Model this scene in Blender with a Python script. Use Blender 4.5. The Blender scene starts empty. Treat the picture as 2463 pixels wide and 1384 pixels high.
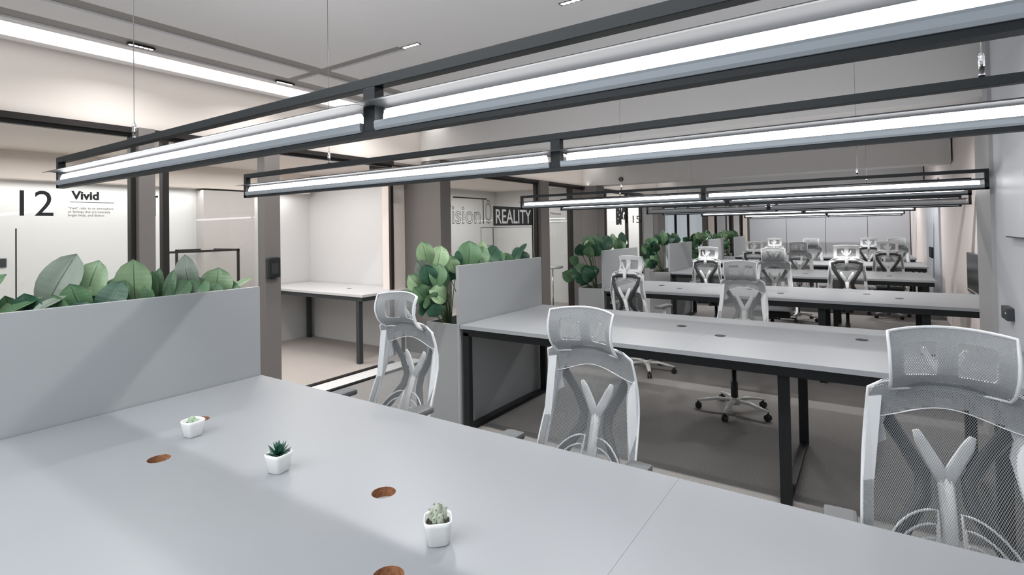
import bpy, bmesh, math, random
from mathutils import Vector, Matrix
C = bpy.context.scene.collection
S = bpy.context.scene
PI = math.pi
R = math.radians

# ------------------------------------------------------------------ camera
HC = 1.4241
cam_d = bpy.data.cameras.new('camera'); cam = bpy.data.objects.new('camera', cam_d); C.objects.link(cam)
cam_d.sensor_width = 36; cam_d.lens = 1270.8 / 2463 * 36; cam_d.shift_x = 0; cam_d.shift_y = -(692 - 530.9) / 2463; cam_d.clip_start = .02; cam_d.clip_end = 100
yaw, pitch, roll = .5923, .0162, -.0172
fw = Vector((-math.sin(yaw) * math.cos(pitch), math.cos(yaw) * math.cos(pitch), math.sin(pitch)))
rt = Vector((math.cos(yaw), math.sin(yaw), 0)); up = rt.cross(fw)
r2 = rt * math.cos(roll) + up * math.sin(roll); u2 = up * math.cos(roll) - rt * math.sin(roll)
cam.matrix_world = Matrix(((r2.x, u2.x, -fw.x, 0), (r2.y, u2.y, -fw.y, 0), (r2.z, u2.z, -fw.z, HC), (0, 0, 0, 1)))
S.camera = cam
S.render.engine = 'CYCLES'
S.view_settings.view_transform = 'Standard'; S.view_settings.look = 'None'
S.view_settings.exposure = 0.08; S.view_settings.gamma = 1; S.view_settings.use_curve_mapping = False
S.cycles.use_denoising = True
S.cycles.adaptive_threshold = .02; S.cycles.max_bounces = 8; S.cycles.diffuse_bounces = 4; S.cycles.glossy_bounces = 4
S.cycles.transparent_max_bounces = 24; S.cycles.sample_clamp_indirect = 6
S.cycles.caustics_reflective = False; S.cycles.caustics_refractive = False

# ------------------------------------------------------------------ world (added soft fill, entering through the open side behind the viewer)
W = bpy.data.worlds.new('world'); S.world = W; W.use_nodes = True
W.node_tree.nodes['Background'].inputs[0].default_value = (.86, .92, 1, 1)
W.node_tree.nodes['Background'].inputs[1].default_value = .5

# ------------------------------------------------------------------ big lights (LED washes and downlights get their own builders below)
def area(name, loc, sx, sy, energy, color=(1, 1, 1), rot=(0, 0, 0), spread=PI):
    l = bpy.data.lights.new(name, 'AREA'); l.shape = 'RECTANGLE'; l.size = sx; l.size_y = sy
    l.energy = energy; l.color = color; l.spread = spread
    o = bpy.data.objects.new(name, l); o.location = loc; o.rotation_euler = rot; C.objects.link(o)
    return o
WARM = (1, .93, .86)
area('room_ceiling_light', (-5.3, 2.4, 2.14), 1.2, 3.4, 48, (1, .98, .97))
area('room_ceiling_light', (-5.3, 6.6, 2.14), 1.2, 3.4, 50, (1, .98, .97))
area('room_ceiling_light', (-5.3, 10.8, 2.14), 1.2, 3.2, 60, (1, .98, .97))
area('fascia_uplight', (-4.18, 5.5, 2.20), .03, 11.5, 4, WARM, (PI, R(-12), 0))
area('cove_uplight', (-6.28, 2.4, 1.93), .04, 3.6, 9, (1, .98, .96), (0, 0, 0))
area('rear_fill_light', (-1.6, -1.3, 2.55), 3.0, 1.2, 90, (.93, .97, 1))  # added fill behind the viewer, no fixture modelled
area('front_fill_light', (-1.0, .15, 2.58), 2.8, .5, 26, (.95, .98, 1))  # added out-of-view fill that evens out the nearest desk

# ------------------------------------------------------------------ materials
MATS = {}
def mat(name, col, rough=.5, metal=0, noise=0, nscale=40, bump=0, emit=0, spec=.5, sheen=0):
    if name in MATS: return MATS[name]
    m = bpy.data.materials.new(name); m.use_nodes = True; nt = m.node_tree; b = nt.nodes['Principled BSDF']
    b.inputs['Base Color'].default_value = (*col, 1); b.inputs['Roughness'].default_value = rough
    b.inputs['Metallic'].default_value = metal; b.inputs['Specular IOR Level'].default_value = spec
    if noise or bump:
        tc = nt.nodes.new('ShaderNodeTexCoord'); nz = nt.nodes.new('ShaderNodeTexNoise')
        nz.inputs['Scale'].default_value = nscale; nz.inputs['Detail'].default_value = 4
        nt.links.new(tc.outputs['Object'], nz.inputs['Vector'])
        if noise:
            mx = nt.nodes.new('ShaderNodeMix'); mx.data_type = 'RGBA'
            mx.inputs['A'].default_value = (*[c * (1 - noise) for c in col], 1)
            mx.inputs['B'].default_value = (*[min(1, c * (1 + noise)) for c in col], 1)
            rp = nt.nodes.new('ShaderNodeMapRange'); rp.inputs[1].default_value = .3; rp.inputs[2].default_value = .7
            nt.links.new(nz.outputs['Fac'], rp.inputs[0]); nt.links.new(rp.outputs[0], mx.inputs['Factor'])
            nt.links.new(mx.outputs['Result'], b.inputs['Base Color'])
        if bump:
            bp = nt.nodes.new('ShaderNodeBump'); bp.inputs['Strength'].default_value = bump; bp.inputs['Distance'].default_value = .004
            nt.links.new(nz.outputs['Fac'], bp.inputs['Height']); nt.links.new(bp.outputs[0], b.inputs['Normal'])
    if emit:
        b.inputs['Emission Color'].default_value = (*col, 1); b.inputs['Emission Strength'].default_value = emit
    MATS[name] = m
    return m

def glass_mat():
    m = bpy.data.materials.new('clear_glass'); m.use_nodes = True; nt = m.node_tree
    nt.nodes.remove(nt.nodes['Principled BSDF'])
    tr = nt.nodes.new('ShaderNodeBsdfTransparent'); gl = nt.nodes.new('ShaderNodeBsdfGlossy'); gl.inputs['Roughness'].default_value = .02
    tr.inputs[0].default_value = (.95, .965, .96, 1)
    lw = nt.nodes.new('ShaderNodeLayerWeight'); lw.inputs[0].default_value = .5
    pw = nt.nodes.new('ShaderNodeMath'); pw.operation = 'POWER'; pw.inputs[1].default_value = 4; nt.links.new(lw.outputs['Facing'], pw.inputs[0])
    fr = nt.nodes.new('ShaderNodeMath'); fr.operation = 'MULTIPLY_ADD'; fr.inputs[1].default_value = .25; fr.inputs[2].default_value = .025; nt.links.new(pw.outputs[0], fr.inputs[0])
    mx = nt.nodes.new('ShaderNodeMixShader')
    nt.links.new(fr.outputs[0], mx.inputs[0]); nt.links.new(tr.outputs[0], mx.inputs[1]); nt.links.new(gl.outputs[0], mx.inputs[2])
    nt.links.new(mx.outputs[0], nt.nodes['Material Output'].inputs[0])
    return m
GLASS = glass_mat()

def mesh_fabric(name, col, px=.0052, pz=.0085, open_=.33):
    """woven net: rows of staggered tall openings, from UV in metres"""
    m = bpy.data.materials.new(name); m.use_nodes = True; nt = m.node_tree; b = nt.nodes['Principled BSDF']
    b.inputs['Base Color'].default_value = (*col, 1); b.inputs['Roughness'].default_value = .55
    N = nt.nodes.new; L = nt.links.new
    def M(op, a, bb=None, c=None):
        n = N('ShaderNodeMath'); n.operation = op
        for i, v in enumerate((a, bb, c)):
            if v is None: continue
            if isinstance(v, (int, float)): n.inputs[i].default_value = v
            else: L(v, n.inputs[i])
        return n.outputs[0]
    uv = N('ShaderNodeUVMap'); sp = N('ShaderNodeSeparateXYZ'); L(uv.outputs[0], sp.inputs[0])
    u = M('DIVIDE', sp.outputs[0], px); v = M('DIVIDE', sp.outputs[1], pz)
    def cell(du, dv):
        a = M('SUBTRACT', M('FRACT', M('ADD', u, du)), .5); c = M('SUBTRACT', M('FRACT', M('ADD', v, dv)), .5)
        e = M('ADD', M('POWER', M('DIVIDE', a, open_), 2), M('POWER', M('DIVIDE', c, open_ * 1.02), 2))
        return M('LESS_THAN', e, 1)
    # two interleaved sets of openings
    hole = M('MAXIMUM', cell(0, 0), cell(.5, .5))
    tr = N('ShaderNodeBsdfTransparent'); mx = N('ShaderNodeMixShader')
    # openings shrink to nothing where the second UV value (density) is 0
    L(hole, mx.inputs[0]); L(b.outputs[0], mx.inputs[1]); L(tr.outputs[0], mx.inputs[2])
    L(mx.outputs[0], nt.nodes['Material Output'].inputs[0])
    return m
NET = mesh_fabric('grey_net_fabric', (.30, .31, .315), open_=.31)
NETD = mesh_fabric('dense_net_fabric', (.32, .33, .335), open_=.14)
NETH = mesh_fabric('headrest_net_fabric', (.31, .32, .325), open_=.25)

WALLW = mat('white_paint', (.66, .655, .65), .6)
WALLT = mat('tan_paint', (.80, .72, .66), .6)
COLM = mat('grey_brown_paint', (.17, .155, .148), .55)
COLG = mat('cool_grey_paint', (.40, .40, .405), .55)
BEAMM = mat('beam_paint', (.70, .69, .68), .6)
CEIL = mat('ceiling_paint', (.84, .83, .835), .7)
CEILG = mat('ceiling_channel_grey', (.32, .305, .295), .6)
SIDEW = mat('side_wall_paint', (.88, .80, .77), .55)
RIGHTW = mat('right_wall_paint', (.58, .60, .64), .5)
PANELG = mat('grey_wall_panel', (.56, .58, .615), .45)
CARPET = mat('grey_carpet', (.27, .258, .25), .95, noise=.28, nscale=160, bump=.6, spec=.1)
TANFL = mat('tan_carpet', (.42, .385, .36), .95, noise=.12, nscale=140, bump=.4, spec=.1)
DESK = mat('light_grey_laminate', (.275, .287, .303), .38, noise=.012, nscale=3)
DESKE = mat('laminate_edge', (.34, .36, .38), .4)
WOOD = mat('raw_particle_board', (.30, .13, .06), .8, noise=.35, nscale=120)
BLACK = mat('black_powder_coat', (.008, .010, .011), .45, spec=.35)
BROWN = mat('dark_bronze_frame', (.022, .019, .018), .45, spec=.3)
LAMPB = mat('lamp_black_aluminium', (.010, .013, .015), .45, spec=.3)
LAMPG = mat('lamp_grey_channel', (.34, .37, .40), .4, metal=.2)
WING = mat('lamp_reflector_grey', (.05, .052, .056), .5, spec=.2)
TUBE = mat('lamp_tube_glow', (1, 1, 1), .5, emit=9)
CHROME = mat('chrome', (.8, .8, .8), .12, metal=1)
WIRE = mat('steel_wire', (.20, .20, .20), .4, metal=.6)
SCREEN = mat('grey_screen_laminate', (.34, .355, .365), .5)
PBOX = mat('planter_grey_laminate', (.30, .31, .315), .5)
SOIL = mat('dark_soil', (.015, .014, .012), .9, noise=.4, nscale=90)
WPLAS = mat('white_plastic', (.80, .81, .82), .35)
WWRAP = mat('white_base_wrap', (.62, .62, .60), .28)
DPLAS = mat('dark_grey_plastic', (.028, .032, .036), .45)
BPLAS = mat('black_plastic', (.012, .013, .015), .4)
PAD = mat('grey_arm_pad', (.14, .145, .15), .6)
SEATM = mat('dark_seat_fabric', (.045, .05, .055), .85, noise=.2, nscale=200)
POTM = mat('white_ceramic', (.80, .80, .79), .22)
INK = mat('black_vinyl', (.008, .01, .011), .5)
INKW = mat('white_vinyl', (.78, .78, .78), .5)
SUCD = mat('dark_green_succulent', (.010, .075, .045), .4)
SUCL = mat('pale_green_succulent', (.30, .40, .28), .5, noise=.15, nscale=60)
SUCG = mat('grey_green_succulent', (.38, .42, .33), .55, noise=.25, nscale=90)
PEB = mat('dark_pebbles', (.06, .055, .04), .8, noise=.7, nscale=200)
PLATE = mat('dark_socket_plate', (.035, .042, .045), .4)
LEDM = mat('led_strip_glow', (1, .965, .94), .5, emit=1.7)
CELL = mat('downlight_cell_glow', (1, .98, .95), .5, emit=12)

def leaf_mat(name, c1, c2):
    m = bpy.data.materials.new(name); m.use_nodes = True; nt = m.node_tree; b = nt.nodes['Principled BSDF']
    tc = nt.nodes.new('ShaderNodeUVMap'); sp = nt.nodes.new('ShaderNodeSeparateXYZ'); nt.links.new(tc.outputs[0], sp.inputs[0])
    w = nt.nodes.new('ShaderNodeTexWave'); w.inputs['Scale'].default_value = 3.2; w.bands_direction = 'Y'; w.inputs['Distortion'].default_value = 1.0
    nt.links.new(tc.outputs[0], w.inputs['Vector'])
    mx = nt.nodes.new('ShaderNodeMix'); mx.data_type = 'RGBA'
    mx.inputs['A'].default_value = (*c1, 1); mx.inputs['B'].default_value = (*c2, 1)
    nz = nt.nodes.new('ShaderNodeTexNoise'); nz.inputs['Scale'].default_value = 2.5; nt.links.new(tc.outputs[0], nz.inputs['Vector'])
    nt.links.new(nz.outputs['Fac'], mx.inputs['Factor'])
    # midrib: thin darker line at u = 0
    ab = nt.nodes.new('ShaderNodeMath'); ab.operation = 'ABSOLUTE'; nt.links.new(sp.outputs[0], ab.inputs[0])
    lt = nt.nodes.new('ShaderNodeMath'); lt.operation = 'LESS_THAN'; lt.inputs[1].default_value = .035; nt.links.new(ab.outputs[0], lt.inputs[0])
    m2 = nt.nodes.new('ShaderNodeMix'); m2.data_type = 'RGBA'; m2.inputs['B'].default_value = (c1[0] * .45, c1[1] * .5, c1[2] * .45, 1)
    nt.links.new(lt.outputs[0], m2.inputs['Factor']); nt.links.new(mx.outputs['Result'], m2.inputs['A'])
    nt.links.new(m2.outputs['Result'], b.inputs['Base Color'])
    b.inputs['Roughness'].default_value = .42
    bp = nt.nodes.new('ShaderNodeBump'); bp.inputs['Strength'].default_value = .12; bp.inputs['Distance'].default_value = .002
    nt.links.new(w.outputs['Fac'], bp.inputs['Height']); nt.links.new(bp.outputs[0], b.inputs['Normal'])
    return m
LEAF_L = leaf_mat('leaf_light_green', (.16, .26, .13), (.25, .36, .21))
LEAF_M = leaf_mat('leaf_mid_green', (.065, .145, .07), (.12, .22, .11))
LEAF_D = leaf_mat('leaf_deep_green', (.016, .062, .036), (.035, .11, .06))
LEAF_G = leaf_mat('leaf_grey_underside', (.13, .17, .13), (.22, .26, .21))
STEM = mat('plant_stem', (.06, .10, .04), .6)

# ------------------------------------------------------------------ helpers
def tag(o, label=None, cat=None, group=None, kind=None):
    if label: o['label'] = label
    if cat: o['category'] = cat
    if group: o['group'] = group
    if kind: o['kind'] = kind
    return o

def empty(name, loc=(0, 0, 0), rz=0):
    o = bpy.data.objects.new(name, None); o.location = loc; o.rotation_euler = (0, 0, rz); o.empty_display_size = .05
    C.objects.link(o); return o

class MB:
    """collects shapes and links them as one mesh object"""
    def __init__(s): s.bm = bmesh.new(); s.uv = None
    def box(s, x0, x1, y0, y1, z0, z1, bev=0, mi=0):
        b = bmesh.new(); bmesh.ops.create_cube(b, size=1)
        for v in b.verts:
            v.co = Vector(((x0 + x1) / 2 + v.co.x * (x1 - x0), (y0 + y1) / 2 + v.co.y * (y1 - y0), (z0 + z1) / 2 + v.co.z * (z1 - z0)))
        if bev: bmesh.ops.bevel(b, geom=b.edges[:], offset=bev, segments=2, affect='EDGES', profile=.6)
        return s.add(b, mi)
    def add(s, b, mi=0, M=None):
        if M is not None: bmesh.ops.transform(b, matrix=M, verts=b.verts)
        for f in b.faces: f.material_index = mi
        me = bpy.data.meshes.new('tmp'); b.to_mesh(me); b.free(); s.bm.from_mesh(me); bpy.data.meshes.remove(me); return s
    def tube(s, pts, r, n=8, mi=0, closed=False, flat=1.0, upv=None):
        """sweep a circle (or flattened ellipse) along pts; r may be a list"""
        pts = [Vector(p) for p in pts]; k = len(pts); rs = r if isinstance(r, (list, tuple)) else [r] * k
        b = bmesh.new(); rings = []
        prev = None
        for i, p in enumerate(pts):
            if closed: t = (pts[(i + 1) % k] - pts[i - 1])
            else: t = pts[min(i + 1, k - 1)] - pts[max(i - 1, 0)]
            t.normalize()
            if upv is not None: a = Vector(upv) - t * t.dot(Vector(upv))
            elif prev is not None: a = prev - t * t.dot(prev)
            else: a = Vector((0, 0, 1)) - t * t.z if abs(t.z) < .9 else Vector((1, 0, 0)) - t * t.x
            if a.length < 1e-6: a = t.orthogonal()
            a.normalize(); prev = a; c = t.cross(a)
            rings.append([b.verts.new(p + (a * math.cos(2 * PI * j / n) * flat + c * math.sin(2 * PI * j / n)) * rs[i]) for j in range(n)])
        m = k if closed else k - 1
        for i in range(m):
            A, B = rings[i], rings[(i + 1) % k]
            for j in range(n): b.faces.new((A[j], A[(j + 1) % n], B[(j + 1) % n], B[j]))
        if not closed: b.faces.new(rings[0][::-1]); b.faces.new(rings[-1])
        for f in b.faces: f.smooth = True
        bmesh.ops.recalc_face_normals(b, faces=b.faces)
        return s.add(b, mi)
    def lathe(s, prof, n=24, mi=0, at=(0, 0, 0), sq=0):
        """prof: (radius, z) list; sq>0 makes a rounded-square section"""
        b = bmesh.new(); rings = []
        for (r, z) in prof:
            ring = []
            for j in range(n):
                a = 2 * PI * j / n; ca, sa = math.cos(a), math.sin(a)
                k = 1
                if sq: k = 1 / ((abs(ca) ** sq + abs(sa) ** sq) ** (1 / sq))
                ring.append(b.verts.new((at[0] + r * k * ca, at[1] + r * k * sa, at[2] + z)))
            rings.append(ring)
        for A, B in zip(rings, rings[1:]):
            for j in range(n): b.faces.new((A[j], A[(j + 1) % n], B[(j + 1) % n], B[j]))
        if prof[0][0] > 1e-5: b.faces.new(rings[0][::-1])
        if prof[-1][0] > 1e-5: b.faces.new(rings[-1])
        for f in b.faces: f.smooth = True
        bmesh.ops.remove_doubles(b, verts=b.verts, dist=1e-6)
        bmesh.ops.recalc_face_normals(b, faces=b.faces)
        return s.add(b, mi)
    def plate(s, outline, th, axis='y', holes=(), mi=0, at=0.0, bend=None):
        """extruded polygon outline [(a,b)...] in the plane normal to axis"""
        b = bmesh.new()
        def P(a, c, d):
            return Vector((a, d, c)) if axis == 'y' else (Vector((d, a, c)) if axis == 'x' else Vector((a, c, d)))
        lo = [b.verts.new(P(x, z, at - th / 2)) for x, z in outline]
        e = [b.edges.new((lo[i], lo[(i + 1) % len(lo)])) for i in range(len(lo))]
        for h in holes:
            hv = [b.verts.new(P(x, z, at - th / 2)) for x, z in h]
            e += [b.edges.new((hv[i], hv[(i + 1) % len(hv)])) for i in range(len(hv))]
        bmesh.ops.triangle_fill(b, edges=e, use_beauty=True)
        g = bmesh.ops.extrude_face_region(b, geom=b.faces[:])
        vs = [v for v in g['geom'] if isinstance(v, bmesh.types.BMVert)]
        bmesh.ops.translate(b, verts=vs, vec=P(0, 0, th))
        bmesh.ops.recalc_face_normals(b, faces=b.faces)
        if bend:
            for v in b.verts: v.co = bend(v.co)
        return s.add(b, mi)
    def build(s, name, mats, parent=None, smooth=False):
        me = bpy.data.meshes.new(name); s.bm.to_mesh(me); s.bm.free()
        for m in (mats if isinstance(mats, (list, tuple)) else [mats]): me.materials.append(m)
        if smooth: me.shade_smooth()
        o = bpy.data.objects.new(name, me); C.objects.link(o)
        if parent: o.parent = parent
        return o

def struct(name, mb, m, parent=None):
    o = mb.build(name, m, parent)
    if parent is None: o['kind'] = 'structure'
    return o

def copy_tree(o, parent=None):
    c = o.copy(); C.objects.link(c)
    if parent: c.parent = parent
    for ch in list(o.children): copy_tree(ch, c)
    return c

def text(name, s, m, parent, y0, y1, z0, z1, x, outline=0, bold=0, ext=.0004, ):
    """lettering lying in the plane x = const, reading towards +y, fitted to y0..y1, z0..z1"""
    cu = bpy.data.curves.new(name, 'FONT'); cu.body = s; cu.size = .1; cu.extrude = ext; cu.resolution_u = 4
    if bold: cu.offset = bold
    if outline: cu.fill_mode = 'NONE'; cu.bevel_depth = outline; cu.extrude = 0
    cu.materials.append(m)
    o = bpy.data.objects.new(name, cu); C.objects.link(o)
    bpy.context.view_layer.update()
    bb = [Vector(b) for b in o.bound_box]; mn = (min(b.x for b in bb), min(b.y for b in bb)); mx = (max(b.x for b in bb), max(b.y for b in bb))
    sy = (y1 - y0) / (mx[0] - mn[0]); sz = (z1 - z0) / (mx[1] - mn[1])
    dg = bpy.context.evaluated_depsgraph_get()
    me = bpy.data.meshes.new_from_object(o.evaluated_get(dg)); bpy.data.objects.remove(o); bpy.data.curves.remove(cu)
    for v in me.vertices:
        a, b, c = v.co; v.co = (x + c, y0 + (a - mn[0]) * sy, z0 + (b - mn[1]) * sz)
    o = bpy.data.objects.new(name, me); C.objects.link(o)
    if parent: o.parent = parent
    return o

# ------------------------------------------------------------------ room shell
GX = -4.28      # plane of the glass fronts
CZ = 2.62       # ceiling
WX = .63        # right wall near the viewer
struct('floor', MB().box(-4.30, 2.2, -3, 17.2, -.05, 0), CARPET)
o = struct('floor', MB().box(-6.6, -4.30, -.6, 17.2, -.05, -.001), TANFL)
mb = MB()
# main ceiling with two long recessed channels along the glass side and one across
mb.box(-3.28, 2.2, -3, 2.42, CZ, CZ + .06); mb.box(-3.28, 2.2, 2.50, 17.2, CZ, CZ + .06); mb.box(-2.50, 2.2, 2.42, 2.50, CZ, CZ + .06)
mb.box(-3.69, -3.43, -3, 2.42, CZ, CZ + .06); mb.box(-3.69, -3.43, 2.50, 17.2, CZ, CZ + .06)
mb.box(-3.92, -3.85, -3, 17.2, CZ, CZ + .06); mb.box(-4.4, -4.19, -3, 17.2, CZ, CZ + .06)
struct('ceiling', mb, CEIL)
mb = MB(); mb.box(-3.85, -3.69, -3, 17.2, CZ + .012, CZ + .05); mb.box(-3.43, -3.28, -3, 17.2, CZ + .012, CZ + .05)
mb.box(-3.69, -3.43, 2.42, 2.50, CZ + .012, CZ + .05); mb.box(-3.28, -2.50, 2.42, 2.50, CZ + .012, CZ + .05)
struct('trim_1', mb, CEILG)
o = struct('trim_2', MB().box(-4.19, -3.92, -3, 17.2, CZ + .03, CZ + .05), LEDM)
struct('wall_left', MB().box(-4.34, -4.28, -3, 17.2, 2.18, CZ), mat('fascia_paint', (.60, .56, .53), .6))
struct('ceiling', MB().box(-6.6, -4.30, -.6, 17.2, 2.2, 2.26), WALLT)
# back wall of the glass rooms: paler lower half, deeper bulkhead above with a light slot
struct('wall_left', MB().box(-6.6, -6.42, -.6, 17.2, 0, 2.2), WALLW)
struct('trim_3', MB().box(-6.42, -6.24, -.6, 4.4, 1.95, 2.2), WALLT)
struct('trim_4', MB().box(-6.42, -6.25, 3.02, 3.62, 0, 1.93), mat('pinkish_panel', (.50, .465, .45), .5))
struct('wall_left', MB().box(-6.42, -6.30, .9, 1.25, 0, 2.2), WALLT)
struct('wall_left', MB().box(-6.42, -4.60, 4.52, 4.60, 0, 2.2), WALLW)
struct('wall_left', MB().box(-6.42, -4.45, 8.95, 9.05, 0, 2.2), WALLW)
struct('wall_left', MB().box(-6.42, -4.35, 12.6, 12.7, 0, 2.2), WALLW)
struct('wall_left', MB().box(-6.42, -4.35, -.6, -.5, 0, 2.2), WALLW)
# columns
def column(x0, x1, y0, y1, z1, m): return struct('column', MB().box(x0, x1, y0, y1, 0, z1, .004), m)
column(-4.56, -4.0, 4.50, 4.68, 2.22, COLM)
column(-4.75, -4.562, 4.315, 4.499, 2.18, WALLT)
column(-4.49, -4.0, 8.66, 8.985, 2.175, COLM)
column(-4.31, -4.2, 2.524, 2.664, 2.18, COLM)
column(-4.30, -4.2, 1.60, 1.703, 2.18, COLM)
column(-4.32, -4.2, 7.06, 7.31, 2.18, COLM)
column(-4.32, -4.2, 11.62, 12.15, 2.18, COLG)
column(-4.32, -4.2, 12.55, 13.1, 2.17, COLM)
# beams
struct('beam', MB().box(-4.28, WX, 4.495, 4.86, 2.225, CZ), BEAMM)
struct('beam', MB().box(-4.28, .9, 8.70, 9.05, 2.18, CZ), BEAMM)
struct('beam', MB().box(-4.28, .9, 12.75, 13.1, 2.18, CZ), BEAMM)
# right side: wall, pier, recessed side wall, far panelled wall
struct('wall_right', MB().box(WX + .02, WX + .2, -1.2, 4.35, 0, CZ), RIGHTW)
struct('wall_right', MB().box(WX, 1.1, 4.35, 4.86, 0, CZ), COLG)
struct('wall_right', MB().box(.92, 1.1, 4.86, 17.2, 0, CZ), SIDEW)
mb = MB(); mb.box(-4.3, 1.1, 17.05, 17.2, 0, CZ)
struct('wall_back', mb, COLM)
for i, (a, b) in enumerate([(-2.92, -1.95), (-1.94, -.98), (-.97, -.01), (0, .9)]):
    o = struct('trim_%d' % (5 + i), MB().box(a, b, 17.0, 17.05, .05, 2.3, .004), PANELG)
cols = [(-4.1, -3.92, WALLT), (-3.9, -3.87, BLACK), (-3.84, -3.6, PANELG), (-3.55, -3.50, WALLW), (-3.46, -3.43, BLACK), (-3.36, -3.20, WALLW), (-3.16, -3.13, BLACK), (-3.10, -2.99, WALLT)]
for i, (a, b, m) in enumerate(cols): struct('trim_%d' % (9 + i), MB().box(a, b, 16.98, 17.05, .0, 2.3), m)
# baseboard
struct('baseboard_right', MB().box(WX + .008, WX + .02, -1.2, 4.35, 0, .08), PLATE)

# ------------------------------------------------------------------ glass fronts
wn = [0]
def glass_front(y0, y1, posts=(), x=GX, ztop=2.16, pane=True, header=True, sill=True):
    wn[0] += 1
    root = empty('window_%d' % wn[0], (0, 0, 0)); root['kind'] = 'structure'
    m = MB()
    if header:
        m.box(x - .02, x + .02, y0, y1, ztop - .045, ztop - .02); m.box(x - .03, x + .05, y0, y1, ztop - .02, ztop + .02)
    if sill: m.box(x - .02, x + .02, y0, y1, 0, .025)
    for (a, b) in posts: m.box(x - .025, x + .03, a, b, 0, ztop - .02)
    m.build('window_frame', BROWN, root)
    if pane: MB().box(x - .004, x + .004, y0, y1, .02, ztop - .04).build('pane', GLASS, root)
    return root
w12 = glass_front(-.6, 1.599, [(1.568, 1.598)])
X = GX + .008
text('number_lettering', '12', INK, w12, .992, 1.153, 1.557, 1.715, X)
text('word_lettering', 'Vivid', INK, w12, 1.243, 1.392, 1.665, 1.722, X, bold=.004)
text('paragraph_lettering', '"Vivid" refer to an atmosphere\nor feelings that are intensely\nbright lively, and distinct', BROWN, w12, 1.227, 1.474, 1.551, 1.618, X)
mb = MB(); mb.box(X - .001, X, 1.236, 1.478, 1.647, 1.651); mb.box(X - .001, X, .972, .979, .987, 1.48); mb.box(X - .001, X, .99, 1.03, 1.052, 1.060)
mb.build('line_decal', INK, w12)
w2 = glass_front(1.704, 2.523, [(1.770, 1.812)])
mb = MB(); mb.box(X - .001, X, 1.728, 1.733, 1.562, 1.711); mb.box(X - .001, X, 1.728, 1.748, 1.697, 1.711); mb.build('line_decal', INK, w2)
w3 = glass_front(2.665, 4.02, [], pane=False)
mb = MB(); mb.box(-4.585, -4.55, 4.265, 4.308, 0, 2.14); mb.box(-4.60, -4.28, 4.0, 4.03, 2.115, 2.16); mb.build('jamb', BROWN, w3)
w4 = glass_front(4.70, 7.05, [(7.0, 7.045)])
text('outline_lettering', 'Vision', INK, w4, 4.80, 5.60, 1.500, 1.735, X, outline=.0011)
text('outline_lettering', 'O', INK, w4, 5.71, 5.845, 1.503, 1.825, X, outline=.0014)
mb = MB(); mb.box(X - .001, X, 5.04, 5.75, 1.828, 1.845); mb.box(X - .001, X, 5.655, 5.672, 1.503, 1.84)
for a, b, z0, z1 in [(5.60, 5.88, 1.205, 1.455), (5.88, 6.90, .95, 1.455)]:
    for q in ((a, a + .008, z0, z1), (b - .008, b, z0, z1), (a, b, z0, z0 + .006), (a, b, z1 - .006, z1)): mb.box(X - .001, X, *q)
mb.box(X - .001, X, 6.90, 6.935, .95, 1.74)
mb.build('line_decal', INK, w4)
MB().box(X - .001, X, 5.889, 6.916, 1.476, 1.747).build('black_decal', INK, w4)
text('word_lettering', 'REALITY', INKW, w4, 5.945, 6.865, 1.506, 1.708, X + .002, bold=.001)
w5 = glass_front(7.32, 8.69, [(8.10, 8.22)])
text('word_lettering', 'Nexus', INK, w5, 7.477, 7.826, 1.652, 1.688, X, bold=.001)
mb = MB()
for z in (1.61, 1.57, 1.545, 1.52): mb.box(X - .001, X, 7.48, 7.90 if z > 1.6 else 7.82, z, z + .004)
mb.build('line_decal', PLATE, w5)
w6 = glass_front(9.03, 11.62, [(9.60, 9.66), (10.72, 10.78), (11.55, 11.61)])
text('word_lettering', 'BIG', INK, w6, 10.16, 10.72, 1.47, 1.86, X, bold=.008)
text('number_lettering', '15', INK, w6, 11.09, 11.55, 1.515, 1.675, X)
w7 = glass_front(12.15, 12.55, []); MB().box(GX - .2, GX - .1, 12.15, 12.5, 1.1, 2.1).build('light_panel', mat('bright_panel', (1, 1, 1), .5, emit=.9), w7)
w8 = glass_front(13.1, 17.0, [(13.2, 13.25), (14.2, 14.25), (15.4, 15.45)])
# threshold strips on the floor in front of the open room
struct('trim_20', MB().box(-4.25, -4.04, 2.3, 4.25, 0, .012), WALLW)
struct('trim_21', MB().box(-4.04, -4.0, 2.3, 4.25, 0, .014), BLACK)
struct('trim_22', MB().box(-3.74, -3.69, 2.2, 2.93, 0, .014), BLACK)

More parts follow.
